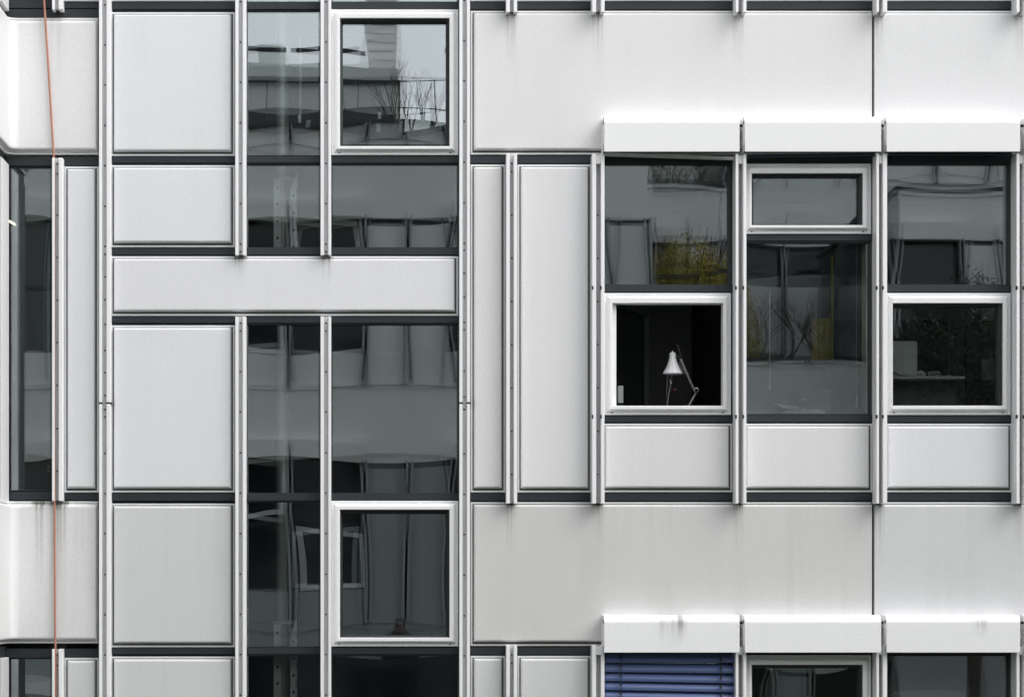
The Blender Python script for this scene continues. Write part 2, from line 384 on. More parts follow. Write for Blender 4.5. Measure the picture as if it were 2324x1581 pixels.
W5 = 2331  # right limit of the bay beyond the frame edge
def storey(k):
    q = k*P; y = lambda v: v+q
    low = k >= 1
    mp = M_panel if not low else M_panel_low  # lower storey and its bands: painted shade in the base, plus dirt
    bandm = panel_mat('band_panel_enamel', (.795, .788, .79) if not low else (.675, .67, .665), .07 if not low else .20, stain_under((1160, 1357, 1675), y(22), .55 if not low else .42, .55))
    bandm2 = panel_mat('band_panel_enamel_bluish', (.80, .80, .81) if not low else (.70, .705, .715), .08 if not low else .22, stain_under((1994, 2312), y(22), .5, .6))
    landm = panel_mat('landing_panel_enamel', (.785, .785, .81), .08, stain_under((546, 740), y(579), .5, .30))
    cornm = panel_mat('corner_panel_enamel', (.785, .785, .79) if not low else (.76, .765, .765), .08 if not low else .34, stain_under((88, 124, 140), y(25), .16 if not low else .42, .95, .03))
    # --- left edge: wing, round corner, narrow window
    inner_corner(y(41 if not low else 23), y(351 if not low else 345), cornm)
    xw = X(9)
    for (u, v, w_) in ((22, 41, 1), (357, 377, 2), (1116, 1134, 0)):
        b = MB(); b.box(xw+(.012 if w_ else 0), X(223.5), -.012 if w_ == 1 else -.018, .03, Z(y(v)), Z(y(u)))
        if w_: b.box(xw-.05, xw+.012, -.75, .03, Z(y(v)), Z(y(u if w_ == 1 else 352)))
        b.build('transom', M_beam, bld)
    b = MB(); b.box(X(-40), X(16.6, .1), -.33, -.03, Z(y(1143)), Z(y(376))); b.build('wing_panel', mp, bld, bevel=.004)
    b = MB(); b.box(X(-40), X(10, .1), -.75, -.33, Z(y(1143)), Z(y(377))); b.build('wing_window', M_gasket, bld)
    fixed_window(14, 119, y(377), y(1114), 3, 2, 4, 3, 'narrow dark window pane in the corner beside the projecting wing')
    mb_ = [y(v) for v in (372, 395, 488, 584, 681, 777, 874, 972, 1068)]
    mullion(118, 123.5, 133, 142, y(358), y(1136), .10, .066, mb_, 130)
    cladding(146, 224, y(378), y(1117), mp)
    # --- column of panels and stair glazing
    A = [(28, 354, 'cladding_panel'), (375, 561, ''), (738, 1117, '')]
    for (u, v, _) in A: cladding(251, 533, y(u), y(v), mp if not (low) else M_panel_low)
    cladding(251, 1040, y(581.5), y(716.5), landm)
    for (p0, p1) in ((249.6, 533.8), (558, 727.4), (751, 1042.3)):
        for (u, v) in ((5, 24), (354.5, 372), (562, 580.5), (717.5, 735)): transom(p0, p1, y(u), y(v))
    fixed_window(558, 727.4, y(22), y(354), 3, 2)
    fixed_window(558, 727.4, y(371), y(562.5), 3, 2)
    fixed_window(558, 727.4, y(734.5), y(1119.5), 3, 2)
    sash_window(752, 1040, y(22), y(352), 771.5, 1020, y(42), y(332), label='large white framed window between grey channel posts', gw=(6, 8, 9, 5))
    fixed_window(751, 1042, y(371), y(562.5), 2, 4)
    fixed_window(751, 1042, y(734.5), y(1119.5), 2, 4)
    # --- right hand wing: parapet band, slim panels, three window bays
    zt, zb = 25, 351
    cladding(1068, 1978, y(zt), y(zb), bandm, (1, .06, 1, 1), 'band_panel')
    cladding(1982.5, 2640, y(zt), y(zb), bandm2, (.06, 1, 1, 1), 'band_panel')
    j = MB(); j.box(X(1977), X(1984), -.02, .03, Z(y(zb)), Z(y(zt))); j.build('joint_seal', M_gasket, bld)
    transom(1066, 2640, y(3-P+P), y(22)) if k == -9 else None
    transom(1066, 2640, y(353.5), y(373)); transom(1066, 2640, y(1118), y(1138.5))
    for (p0, p1) in ((1068, 1147), (1174.5, 1343)): cladding(p0, p1, y(373.5), y(1117), mp)
    bb = [y(v) for v in (371, 390, 488, 586, 684, 782, 880, 978, 1076)]
    mullion(1149, 1157, 1166, 1173.6, y(349), y(1142), .13, .075, bb if k < 2 else None, 1161.5)
    mullion(1344, 1353, 1364, 1372, y(349), y(1142), .15, .075, bb[2:], 1357, True)
    for i, (a0, a1, a2, a3) in enumerate(((1669.5, 1676, 1687, 1694), (1989, 1995, 2004, 2013.5), (2307, 2314, 2324, 2332), (2627, 2634, 2643, 2650))):
        mullion(a0, a1, a2, a3, y(349), y(1142), .16, .06, None, None, True)
    bays = ((1366, 1663), (1686, 1981), (2006, 2298), (2326, 2618))
    for i, (p0, p1) in enumerate(bays):
        cladding(p0, p1-1, y(961), y(1116.5), M_panel if not low else M_panel_low)
        transom(p0, p1, y(941), y(960))
        if i == 1 or i == 3:
            sash_window(p0+2, p1-4, y(371.5), y(530.5), p0+20, p1-23, y(393.5), y(511), label='low white framed top light under the blind box' if i == 1 and k == 0 else None, gw=(5, 10, 8, 3))
            transom(p0, p1, y(531), y(549)); fixed_window(p0, p1, y(548.5), y(941), 4, 10, 4, 3)
        else:
            fixed_window(p0, p1, y(371), y(647), 4, 12, 3, 2)
            transom(p0, p1, y(646.5), y(665))
            sash_window(p0+5, p1-4, y(665), y(941), p0+24 if i == 0 else p0+20, p1-22, y(688), y(920.5), open_=(i == 0 and k == 0),
                        label='white framed window standing open onto a dark room' if (i == 0 and k == 0) else ('white framed window with a monitor behind the glass' if k == 0 and i == 2 else None), gw=(4, 12, 8, 3))
    bx = MB()
    top = 266.5+(0 if k < 1 else q+14.5); bot = 344.5+(0 if k < 1 else q+21.5)
    if k < 0: top, bot = 266.5+q-14, 344.5+q-22
    boxm = M_sash if k < 1 else panel_mat('soiled_box_paint', (.94, .94, .955), .05, [(X(1375+150, .2), Z(y(300)), .26, .09, .25), (X(1375+172, .2), Z(y(300)), .16, .03, .35), (X(2226, .2), Z(y(296)), .16, .05, .3)])
    for i, (p0, p1) in enumerate(((1371, 1678.5), (1690, 2000), (2012, 2315.5), (2332, 2636))):
        blind_box(p0, p1, top, bot, boxm)
    if k >= 0:
        # bottom rails of the drawn-up blinds just under the boxes
        r_ = MB(); dd = .10
        a, b_ = (X(1373, dd), Z(y(352.0), dd)), (X(1668, dd), Z(y(361.5), dd))
        if k == 0:
            r_.add([(a[0], -dd, a[1]), (b_[0], -dd, b_[1]), (b_[0], -dd, b_[1]+.019), (a[0], -dd, a[1]+.019),
                    (a[0], -dd+.05, a[1]), (b_[0], -dd+.05, b_[1]), (b_[0], -dd+.05, b_[1]+.019), (a[0], -dd+.05, a[1]+.019)],
                   [(0,1,2,3),(4,7,6,5),(0,4,5,1),(3,2,6,7),(0,3,7,4),(1,5,6,2)])
            o = r_.build('blind_bottom_rail', M_alu, bld); o['label'] = 'pale bottom rail of a drawn up blind hanging crooked'
            for (p0, p1, u, v) in ((1696, 1985, 354.5, 350.5), (2016, 2296, 350, 350)):
                r_ = MB(); r_.tube([(X(p0, dd), -dd, Z(u, dd)), (X(p1, dd), -dd, Z(v, dd))], .012, 8); r_.build('blind_bottom_rail', M_bluedark, bld)

for k in (-1, 0, 1): storey(k)

# full-height posts and the interrupted stair posts
z_hi, z_lo = -P+26, 2*P+20
def seq(a, b, st=91.2): 
    out = []; v = a
    while v < b: out.append(v); v += st
    return out
mullion(224.5, 231, 241.5, 250.5, -260, 2*P, .10, .068, [11.5, 103, 193, 285, 376, 468, 559, 577, 628, 680, 736, 795, 845, 897, 929, 946, 1028, 1120, 1210, 1303, 1394, 1485], 238.2, splice=914.5)
mullion(1042.5, 1049.5, 1059.5, 1066.5, -260, 2*P, .10, .068, [2, 93, 184, 276, 368, 460, 552, 568, 620, 674, 731, 748, 842, 900, 929, 1029, 1121, 1212, 1304, 1396, 1487], 1053.5, splice=914.5)
for (p0, a, b, p1) in ((533.8, 540.7, 550.4, 558), (727.4, 734.4, 745, 751)):
    mullion(p0, a, b, p1, -260, 579, .10, .068, [4.5, 96, 187, 279, 371, 462, 554, 571], (a+b)/2)
    mullion(p0, a, b, p1, 718, 718+976, .10, .068, [733, 751, 843, 934, 1027, 1118, 1210, 1302, 1393, 1484, 1576], (a+b)/2)
    mullion(p0, a, b, p1, 718+P, 2*P+500, .10, .068)
# sealed back-up wall strips so that no daylight enters between panels and posts
b = MB()
for (p0, p1) in ((219, 256), (529, 562), (722, 756), (1036, 1072), (112, 150), (1143, 1178), (1338, 1374), (1658, 1697), (1976, 2015), (2290, 2335), (2610, 2660)):
    b.box(X(p0), X(p1), .022, .09, Z(2*P+30), Z(-P+26))
b.build('inner_frame', M_gasket, bld)

# ---------------------------------------------------------------- rooms behind the glass
def wallbox(name, m, *bx):
    mb = MB(); [mb.box(*q) for q in bx]; return mb.build(name, m, bld)
zT, zB = Z(-P), Z(2*P+40)
xl, xr = X(-200), X(2660)
wallbox('back_wall', M_int, (xl, xr, 5.0, 5.2, zB, zT))
wallbox('side_wall', M_int, (xl-.2, xl, .1, 5.2, zB, zT), (xr, xr+.2, .1, 5.2, zB, zT))
wallbox('roof', M_ceil, (xl-.2, xr+.2, .03, 5.2, zT, zT+.25))
wallbox('added_sky_block', M_panel, (xl-.2, xr+.2, .02, 5.2, zT+.25, zT+3.4))  # unseen mass added to keep sky light off the lower facade opposite
for k in (-1, 0, 1):
    q = k*P
    wallbox('floor_slab', M_ceil, (X(1056), xr, .095, 5.0, Z(330+q), Z(40+q)))
    wallbox('stair_landing', M_ceil, (X(252), X(1050), .095, 5.0, Z(700+q), Z(600+q)))
    wallbox('floor_slab', M_ceil, (xl, X(240), .095, 5.0, Z(340+q), Z(45+q)))
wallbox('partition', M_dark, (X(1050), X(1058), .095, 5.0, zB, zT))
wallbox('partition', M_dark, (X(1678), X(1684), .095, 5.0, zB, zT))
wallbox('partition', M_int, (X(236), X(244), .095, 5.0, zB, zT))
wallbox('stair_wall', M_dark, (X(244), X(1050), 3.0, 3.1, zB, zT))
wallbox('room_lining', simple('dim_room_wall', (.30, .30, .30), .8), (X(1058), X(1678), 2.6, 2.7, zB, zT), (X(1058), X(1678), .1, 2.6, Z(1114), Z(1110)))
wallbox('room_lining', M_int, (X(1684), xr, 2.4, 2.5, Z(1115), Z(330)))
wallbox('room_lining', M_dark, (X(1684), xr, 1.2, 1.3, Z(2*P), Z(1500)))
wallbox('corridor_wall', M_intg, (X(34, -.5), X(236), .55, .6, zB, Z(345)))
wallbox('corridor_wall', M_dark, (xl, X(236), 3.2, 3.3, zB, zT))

# ---------------------------------------------------------------- opened sash of the middle window
hx = X(1391, .0); th = R(64)
sw, z0_, z1_ = .80, Z(925), Z(684)
sash_o = MB()
def swing(u, v, w): return (hx+u*math.cos(th)-v*math.sin(th)*-1*0, 0, 0)
def sp(u, t, z):   # u along the leaf from the hinge, t through its thickness
    return (hx+u*math.cos(th)+t*math.sin(th)*-1, .02+u*math.sin(th)+t*math.cos(th), z)
def leaf_bar(mb, u0, u1, z0, z1, t0=0, t1=.05):
    mb.add([sp(u0,t0,z0), sp(u1,t0,z0), sp(u1,t1,z0), sp(u0,t1,z0), sp(u0,t0,z1), sp(u1,t0,z1), sp(u1,t1,z1), sp(u0,t1,z1)],
           [(0,3,2,1),(4,5,6,7),(0,1,5,4),(1,2,6,5),(2,3,7,6),(3,0,4,7)])
leaf_bar(sash_o, 0, .06, z0_, z1_); leaf_bar(sash_o, sw-.012, sw, z0_, z1_); leaf_bar(sash_o, .06, sw-.012, z0_, z0_+.03); leaf_bar(sash_o, .06, sw-.012, z1_-.02, z1_)
owin = [o for o in bpy.data.objects if o.get('label', '').startswith('white framed window standing open')][0]
so_ = sash_o.build('open_sash', simple('slate_sash_paint', (.06, .072, .075), .5), owin)
g_ = MB(); g_.add([sp(.05, .02, z0_+.03), sp(sw-.012, .02, z0_+.03), sp(sw-.012, .02, z1_-.02), sp(.05, .02, z1_-.02)], [(0, 1, 2, 3)])
g_.build('open_sash_pane', M_glass, owin, recalc=False)
h_ = MB(); h_.box(X(1389.5, 0), X(1398, 0), -.02, .04, Z(921, 0), Z(688, 0)); h_.build('hinge_stile', M_alu, owin)
h_ = MB(); h_.box(X(1402, -.1), X(1414.5, -.1), .10, .112, Z(914, -.1), Z(875, -.1)); h_.build('hinge_cover', M_intg2, owin, bevel=.003)

# ---------------------------------------------------------------- cable hanging down the corner
cb = MB(); pts = []
for (px, py, d) in ((94, -140, .085), (97.5, -40, .085), (100, 0, .085), (104.5, 70, .083), (109.5, 150, .083), (115, 240, .083), (119.5, 312, .082), (122.2, 356, .082), (123.1, 380, .080),
                    (123.1, 600, .080), (123.1, 900, .080), (124.0, 1136, .082), (124.2, 1250, .083), (124.8, 1380, .084), (125.6, 1471, .084), (126.2, 1500, .082), (126.4, 1800, .082), (126.4, 2200, .082)):
    pts.append((X(px, d), -d, Z(py, d)))
cb.tube(pts, .0078, 8)
tag(cb.build('hanging_cable', M_cable), 'rust coloured cable hanging down the white corner panels at the left edge', 'cable')

# ---------------------------------------------------------------- blue venetian blind under the lower box
y1 = P
vb = thing('venetian_blind', 'blue slatted outside blind lowered over the window below the left soiled box', 'blind', (X(1520), -.09, Z(2075)))
xa, xb = X(1374, .1), X(1667, .1); slope = -5.6*S
pitch = 20.3*S; z0b = Z(1484.5, .1)
for i in range(29):
    zc = z0b-i*pitch; mb = MB(); vs = []; fs = []; n = 7
    for e, x in enumerate((xa, xb)):
        for j in range(n):
            t = j/(n-1); yy = -.075-.030*math.sin(math.pi*min(1, t*1.0))*.55+.012*(1-t)-.022*t; zz = zc+pitch*.02-(pitch*.93)*t
            vs.append((x, yy, zz+e*slope*min(1, i/1.5)))
    fs = [(j, j+1, n+j+1, n+j) for j in range(n-1)]
    mb.add(vs, fs, 0, True); mb.build('slat', M_blue, vb, recalc=False)
for px in (1411, 1638):
    mb = MB(); mb.tube([(X(px, .12), -.118, Z(1470, .12)), (X(px, .12), -.118, Z(2070, .12))], .0022, 6); 
    for i in range(29):
        zc = z0b-i*pitch; mb.box(X(px-4.5, .12), X(px-1.2, .12), -.121, -.112, zc-pitch*.45+(slope if px > 1600 else 0), zc+(slope if px > 1600 else 0))
    mb.build('ladder_cord', M_gasket, vb)

# ---------------------------------------------------------------- things seen inside
dI = -.30   # depth of the stair hall column
def XI(px, d): return X(px, d)
col = thing('steel_column', 'round pale steel column with flanking perforated posts inside the stair glazing', 'column', (X(640, dI), -dI, Z(2*P, dI)))
mb = MB(); mb.tube([(X(641, dI), -dI, zB), (X(641, dI), -dI, zT)], .046, 20); mb.build('pipe', M_steel, col)
for py in (409, 1411):
    mb = MB(); mb.lathe((X(646, dI), -dI, Z(py, dI)), [(.0, .012), (.085, .012), (.09, .006), (.09, -.012), (.085, -.016), (0, -.016)], 24); mb.build('collar', M_whitemetal, col)
    for (p0, p1, slant) in ((622, 637.5, 0), (659.5, 673, 1)):
        mb = MB(); x0, x1 = X(p0, dI+.12), X(p1, dI+.12); yy = -dI-.12; zt_ = Z(py+4 if not slant else py+24, dI); zb_ = Z(py+330, dI)
        # flat bar with a row of round holes: built as a strip of quads round each hole
        hole = .0085; pitch_h = .125; w = x1-x0; cx = (x0+x1)/2; zc = zt_-.03
        k = 0; zc0 = zt_
        while zc0-pitch_h > zb_:
            zn = zc0-pitch_h; cz = (zc0+zn)/2; N = 12
            out = []; inn = []
            for a in range(N):
                an = 2*math.pi*a/N+math.pi/N; cxn, czn = math.cos(an), math.sin(an)
                m_ = max(abs(cxn)/(w/2), abs(czn)/(pitch_h/2)); out.append((cx+cxn/m_, yy, cz+czn/m_)); inn.append((cx+cxn*hole, yy, cz+czn*hole*1.3))
            cor = [(x1, yy, zc0), (x0, yy, zc0), (x0, yy, zn), (x1, yy, zn)]
            mb.add(out+inn, [(a, (a+1) % N, N+(a+1) % N, N+a) for a in range(N)])
            for c_ in cor:
                near = sorted(range(N), key=lambda a: (out[a][0]-c_[0])**2+(out[a][2]-c_[2])**2)[:2]
                mb.add([c_, out[near[0]], out[near[1]]], [(0, 1, 2)])
            zc0 = zn; k += 1
        if slant: mb.add([(x0, yy, zt_), (x1, yy, zt_), (x1, yy, zt_+.11)], [(0, 1, 2)])
        mb.box(x0, x1, yy+.030, yy+.036, zb_, zt_, 1)
        mb.box(x0-.003, x0, yy-.003, yy+.04, zb_, zt_); mb.box(x1, x1+.003, yy-.003, yy+.04, zb_, zt_+(.11 if slant else 0))
        mb.build('perforated_post', [M_whitemetal, M_gasket], col)
# tall white rod frame seen inside the upper stair glazing
mb = MB(); d_ = -.35
mb.tube([(X(640, d_), -d_, Z(340, d_)), (X(640, d_), -d_, Z(80, d_)), (X(900, d_), -d_, Z(80, d_))], .006, 8); mb.tube([(X(682, d_), -d_, Z(270, d_)), (X(682, d_), -d_, Z(82, d_))], .010, 8)
tag(mb.build('handrail', M_whitemetal), 'thin white tubular frame inside the upper stair glazing', 'railing')

# left corner: fluorescent lights and a wall socket
mb = MB(); mb.add([(X(12, -.3), .3, Z(494, -.3)), (X(33, -.3), .3, Z(506, -.3)), (X(33, -.3), .3, Z(511, -.3)), (X(12, -.3), .3, Z(499, -.3)),
                   (X(12, -.3), .33, Z(494, -.3)), (X(33, -.3), .33, Z(506, -.3)), (X(33, -.3), .33, Z(511, -.3)), (X(12, -.3), .33, Z(499, -.3))],
                  [(0,1,2,3),(4,7,6,5),(0,4,5,1),(3,2,6,7),(0,3,7,4),(1,5,6,2)])
tag(mb.build('ceiling_light', M_tube), 'lit fluorescent strip showing at the far left edge of the corner window', 'light')
mb = MB(); mb.box(X(106, -.5), X(119, -.5), .535, .548, Z(1070, -.5), Z(1056, -.5)); mb.lathe((X(112, -.5), .533, Z(1063, -.5)), [(0, 0), (.009, 0), (.011, .004)], 12, 1, 'Y')
tag(mb.build('wall_socket', [M_int, M_gasket], None, .002), 'small wall socket low in the narrow corner window', 'socket')

# desk lamp in the open window
dl = -.24
def L(px, py, dd=0.0): return (X(px, dl-dd), -dl+dd, Z(py, dl-dd))
desk1 = MB(); zt = Z(935, dl); desk1.box(X(1500, dl), X(1640, dl), .12, .9, zt-.03, zt); 
for x in (1505, 1632):
    for yv in (.15, .85): desk1.box(X(x, dl), X(x+8, dl), yv, yv+.04, zt-.62, zt-.03)
tag(desk1.build('desk', M_dark), 'dark desk hidden in the dark room under the lamp', 'desk')
lamp = thing('desk_lamp', 'white conical shade lamp on jointed steel arms in the open window', 'desk lamp', L(1540, 935))
sh = MB(); c = L(1526.5, 848); k = S*(D-dl)/D
prof = [(22.6, 0), (20.8, 4.5), (17.0, 11), (12.5, 20), (9.3, 29), (7.9, 35), (7.3, 40), (7.2, 46.5), (5.6, 48), (0, 48.3)]
sh.lathe(c, [(r*k, h*k) for r, h in prof]+[(0, 48.3*k)], 32); sh.lathe(c, [(22.0*k, .3*k), (16*k, 11*k), (8*k, 30*k), (0, 34*k)], 32)
sh.lathe(c, [(1.6*k, 48*k), (1.3*k, 52*k), (0, 52.2*k)], 10)
sh.build('lamp_shade', M_lampw, lamp)
a_ = MB(); a_.tube([L(1544.5, 814), L(1551, 830), L(1574, 882)], [.0125, .0115, .010], 8); a_.tube([L(1541.0, 824), L(1553, 850)], .003, 6); a_.build('upper_arm', M_chrome, lamp)
a_ = MB(); a_.tube([L(1533.5, 783), L(1537.5, 782), L(1546, 808), L(1543, 812)], .0075, 8); a_.tube([L(1533, 808), L(1544, 810)], .010, 8); a_.build('shade_joint', M_gasket, lamp)
a_ = MB(); a_.tube([L(1580.5, 890), L(1565, 918), L(1556, 935)], .0095, 8); a_.build('lower_arm', M_chrome, lamp)
a_ = MB(); cc = L(1580, 885, -.02); a_.lathe(cc, [(.012, -.012), (.021, -.012), (.021, .012), (.012, .012), (.012, -.012)], 20, axis='Y'); a_.build('arm_knob', M_chrome, lamp)
lb = MB(); lb.lathe(L(1556, 935), [(0, .0), (.07, .0), (.07, .012), (.02, .02), (0, .02)], 20); lb.build('lamp_base', M_dark, lamp)
rod = thing('lamp_arm_rod', 'thin pale jointed rods standing below the white lamp shade', 'lamp arm', L(1511, 935))
a_ = MB(); a_.tube([L(1526, 842, .1), L(1521, 878, .1), L(1511, 935, .1)], .006, 8); a_.tube([L(1516, 842, .12), L(1512.5, 899, .12)], .0035, 6); a_.build('rod', M_chrome, rod)
a_ = MB(); a_.tube([L(1519.5, 861, .08), L(1524.5, 870, .08)], .006, 8); a_.build('clamp', M_paper, rod)
a_ = MB(); a_.lathe(L(1531, 884, .1), [(0, -.012), (.012, -.008), (.014, 0), (.012, .008), (0, .012)], 12); a_.build('red_knob', M_red, rod)

# middle bay: yellow board, cream curtain edge, blind cord, papers on the sill
d_ = -.9
mb = MB(); mb.box(X(1843, d_), X(1885, d_), .9, .93, Z(815, d_), Z(722, d_)); mb.box(X(1885, d_), X(1889.5, d_), .87, .94, Z(818, d_), Z(580, d_), 1)
tag(mb.build('yellow_board', [simple('ochre_board', (.46, .36, .04), .7), M_yellow], None), 'upright ochre yellow board with a bright yellow edge behind the tall pane', 'board')
mb = MB(); d_ = -.1; xs = [1957+i*1.5 for i in range(10)]
vs = []; 
for i, px in enumerate(xs): vs += [(X(px, d_), .10+.012*math.sin(i*1.9), Z(940, d_)), (X(px, d_), .10+.012*math.sin(i*1.9), Z(549, d_))]
mb.add(vs, [(2*i, 2*i+2, 2*i+3, 2*i+1) for i in range(len(xs)-1)], 0, True)
cu = mb.build('curtain', M_cream, recalc=False); tag(cu, 'narrow cream curtain edge at the right of the tall middle pane', 'curtain')
cu.modifiers.new('thick', 'SOLIDIFY').thickness = .003
mb = MB(); mb.tube([(X(1944, -.06), .06, Z(555, -.06)), (X(1944, -.06), .06, Z(896, -.06))], .0015, 6); mb.tube([(X(1944, -.06), .06, Z(894, -.06)), (X(1944, -.06), .06, Z(925, -.06))], [.004, .006], 8)
mb.build('blind_cord', M_whitemetal, bld)['label'] = 'white cord with a small weight hanging by the cream curtain'
mb = MB(); mb.tube([(X(1747, -.06), .06, Z(665, -.06)), (X(1747, -.06), .06, Z(885, -.06))], .004, 6)
mb.build('blind_wand', M_whitemetal, bld)['label'] = 'thin pale wand hanging in the left of the tall middle pane'
mb = MB(); mb.box(X(1690), X(1978), .03, .33, Z(941.5), Z(938)); s_ = mb.build('window_sill', M_int, bld)
def sheet(name, pts, y0, y1, m, label, cat):
    mb = MB(); n = len(pts); vs = [(X(px, -y0), y0, Z(py, -y0)) for px, py in pts]+[(X(px, -y0), y1, Z(py, -y0)+.004) for px, py in pts]
    mb.add(vs, [tuple(range(n)), tuple(range(n, 2*n))[::-1]]+[(i, (i+1) % n, n+(i+1) % n, n+i) for i in range(n)])
    return tag(mb.build(name, m), label, cat)
sheet('paper_stack', [(1780, 932), (1860, 928), (1876, 935), (1870, 938), (1790, 938)], .10, .30, M_paper, 'loose white papers lying on the inner sill of the tall middle pane', 'papers')
sheet('paper_sheet', [(1756, 914), (1782, 919), (1812, 921), (1812, 929), (1778, 926)], .14, .2, M_paper, 'curled white sheet leaning left of the papers on the sill', 'paper')
mb = MB(); d_ = -.7; mb.box(X(1812, d_), X(1886, d_), .7, 1.1, Z(960, d_), Z(883, d_)); 
for py in (907, 929): mb.tube([(X(1818, d_), .69, Z(py, d_)), (X(1827, d_), .69, Z(py, d_))], .005, 6, 1)
tag(mb.build('filing_cabinet', [M_int, M_whitemetal]), 'grey cabinet with two bright handles behind the middle pane', 'cabinet')

# right bay: desk, monitor, telephone, tray, pinned sheets
d_ = -.30
dk = thing('work_desk', 'pale edged desk behind the right white framed window', 'desk', (X(2090, d_), .5, Z(1112, d_)))
mb = MB(); mb.box(X(1990, d_), X(2184, d_), .22, .95, Z(862, d_), Z(855.5, d_)); mb.build('desktop', M_whitemetal, dk, .003)
mb = MB(); mb.box(X(1990, d_), X(2180, d_), .42, .45, Z(1040, d_), Z(862, d_)); mb.build('modesty_panel', M_int, dk)
for x in (1995, 2172):
    mb = MB(); mb.box(X(x, d_), X(x+8, d_), .7, .74, Z(1112, d_), Z(862, d_)); mb.build('leg', M_int, dk)
mo = thing('computer_monitor', 'pale grey rounded back of a monitor standing on the right desk', 'monitor', (X(2055, d_), .4, Z(855, d_)))
mb = MB(); mb.box(X(2012, d_), X(2083.5, d_), .30, .36, Z(853, d_), Z(773, d_)); mb.build('shell', M_pcgrey, mo, .018)
mb = MB(); mb.box(X(2020, d_), X(2070, d_), .36, .65, Z(850, d_), Z(785, d_)); mb.build('tube_housing', M_pcgrey, mo, .02)
mb = MB(); mb.tube([(X(2016, d_), .28, Z(846, d_)), (X(2030, d_), .27, Z(847, d_)), (X(2040, d_), .27, Z(853, d_)), (X(2060, d_), .27, Z(854, d_))], .006, 6)
tag(mb.build('monitor_lead', M_int), 'grey lead curling in front of the monitor on the desk', 'lead')
mb = MB(); vs = []
mb.tube([(X(2085, d_), .35, Z(845, d_)), (X(2094, d_), .35, Z(842.5, d_)), (X(2104, d_), .35, Z(848, d_))], [.012, .014, .012], 8); mb.box(X(2086, d_), X(2106, d_), .36, .50, Z(855, d_), Z(849, d_))
tag(mb.build('telephone', M_pcgrey, None), 'pale telephone beside the monitor on the desk', 'telephone')
mb = MB()
for (a0, b0, a1, b1) in ((2112, 855, 2108, 843), (2108, 843, 2132, 842), (2132, 842, 2136, 852), (2110, 847, 2133, 846), (2112, 852, 2134, 851)):
    mb.tube([(X(a0, d_), .32, Z(b0, d_)), (X(a1, d_), .32, Z(b1, d_))], .0035, 6)
tag(mb.build('wire_tray', M_whitemetal), 'small white wire tray on the desk right of the telephone', 'tray')
sheet('notepad', [(2136, 855), (2158, 855), (2158, 851), (2136, 852.5)], .32, .5, M_paper, 'low white notepad at the right end of the desk', 'notepad')
for i, (p0, p1, q0, q1) in enumerate(((2228, 2272, 692, 727), (2228, 2272, 814, 862), (2230, 2272, 918, 970))):
    mb = MB(); dd = -1.0; mb.box(X(p0, dd), X(p1, dd), 1.0, 1.003, Z(q1, dd), Z(q0, dd))
    tag(mb.build('pinned_sheet', simple('grey_sheet', (.22, .24, .23), .8)), ('uppermost', 'middle', 'lowest')[i]+' of three grey sheets pinned at the right of the desk window', 'sheet', 'sheets pinned in the desk room')
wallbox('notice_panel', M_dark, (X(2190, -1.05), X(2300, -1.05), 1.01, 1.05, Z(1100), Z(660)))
wallbox('room_lining', M_dark, (X(1990), X(2300), 1.9, 1.95, Z(1110), Z(655)))

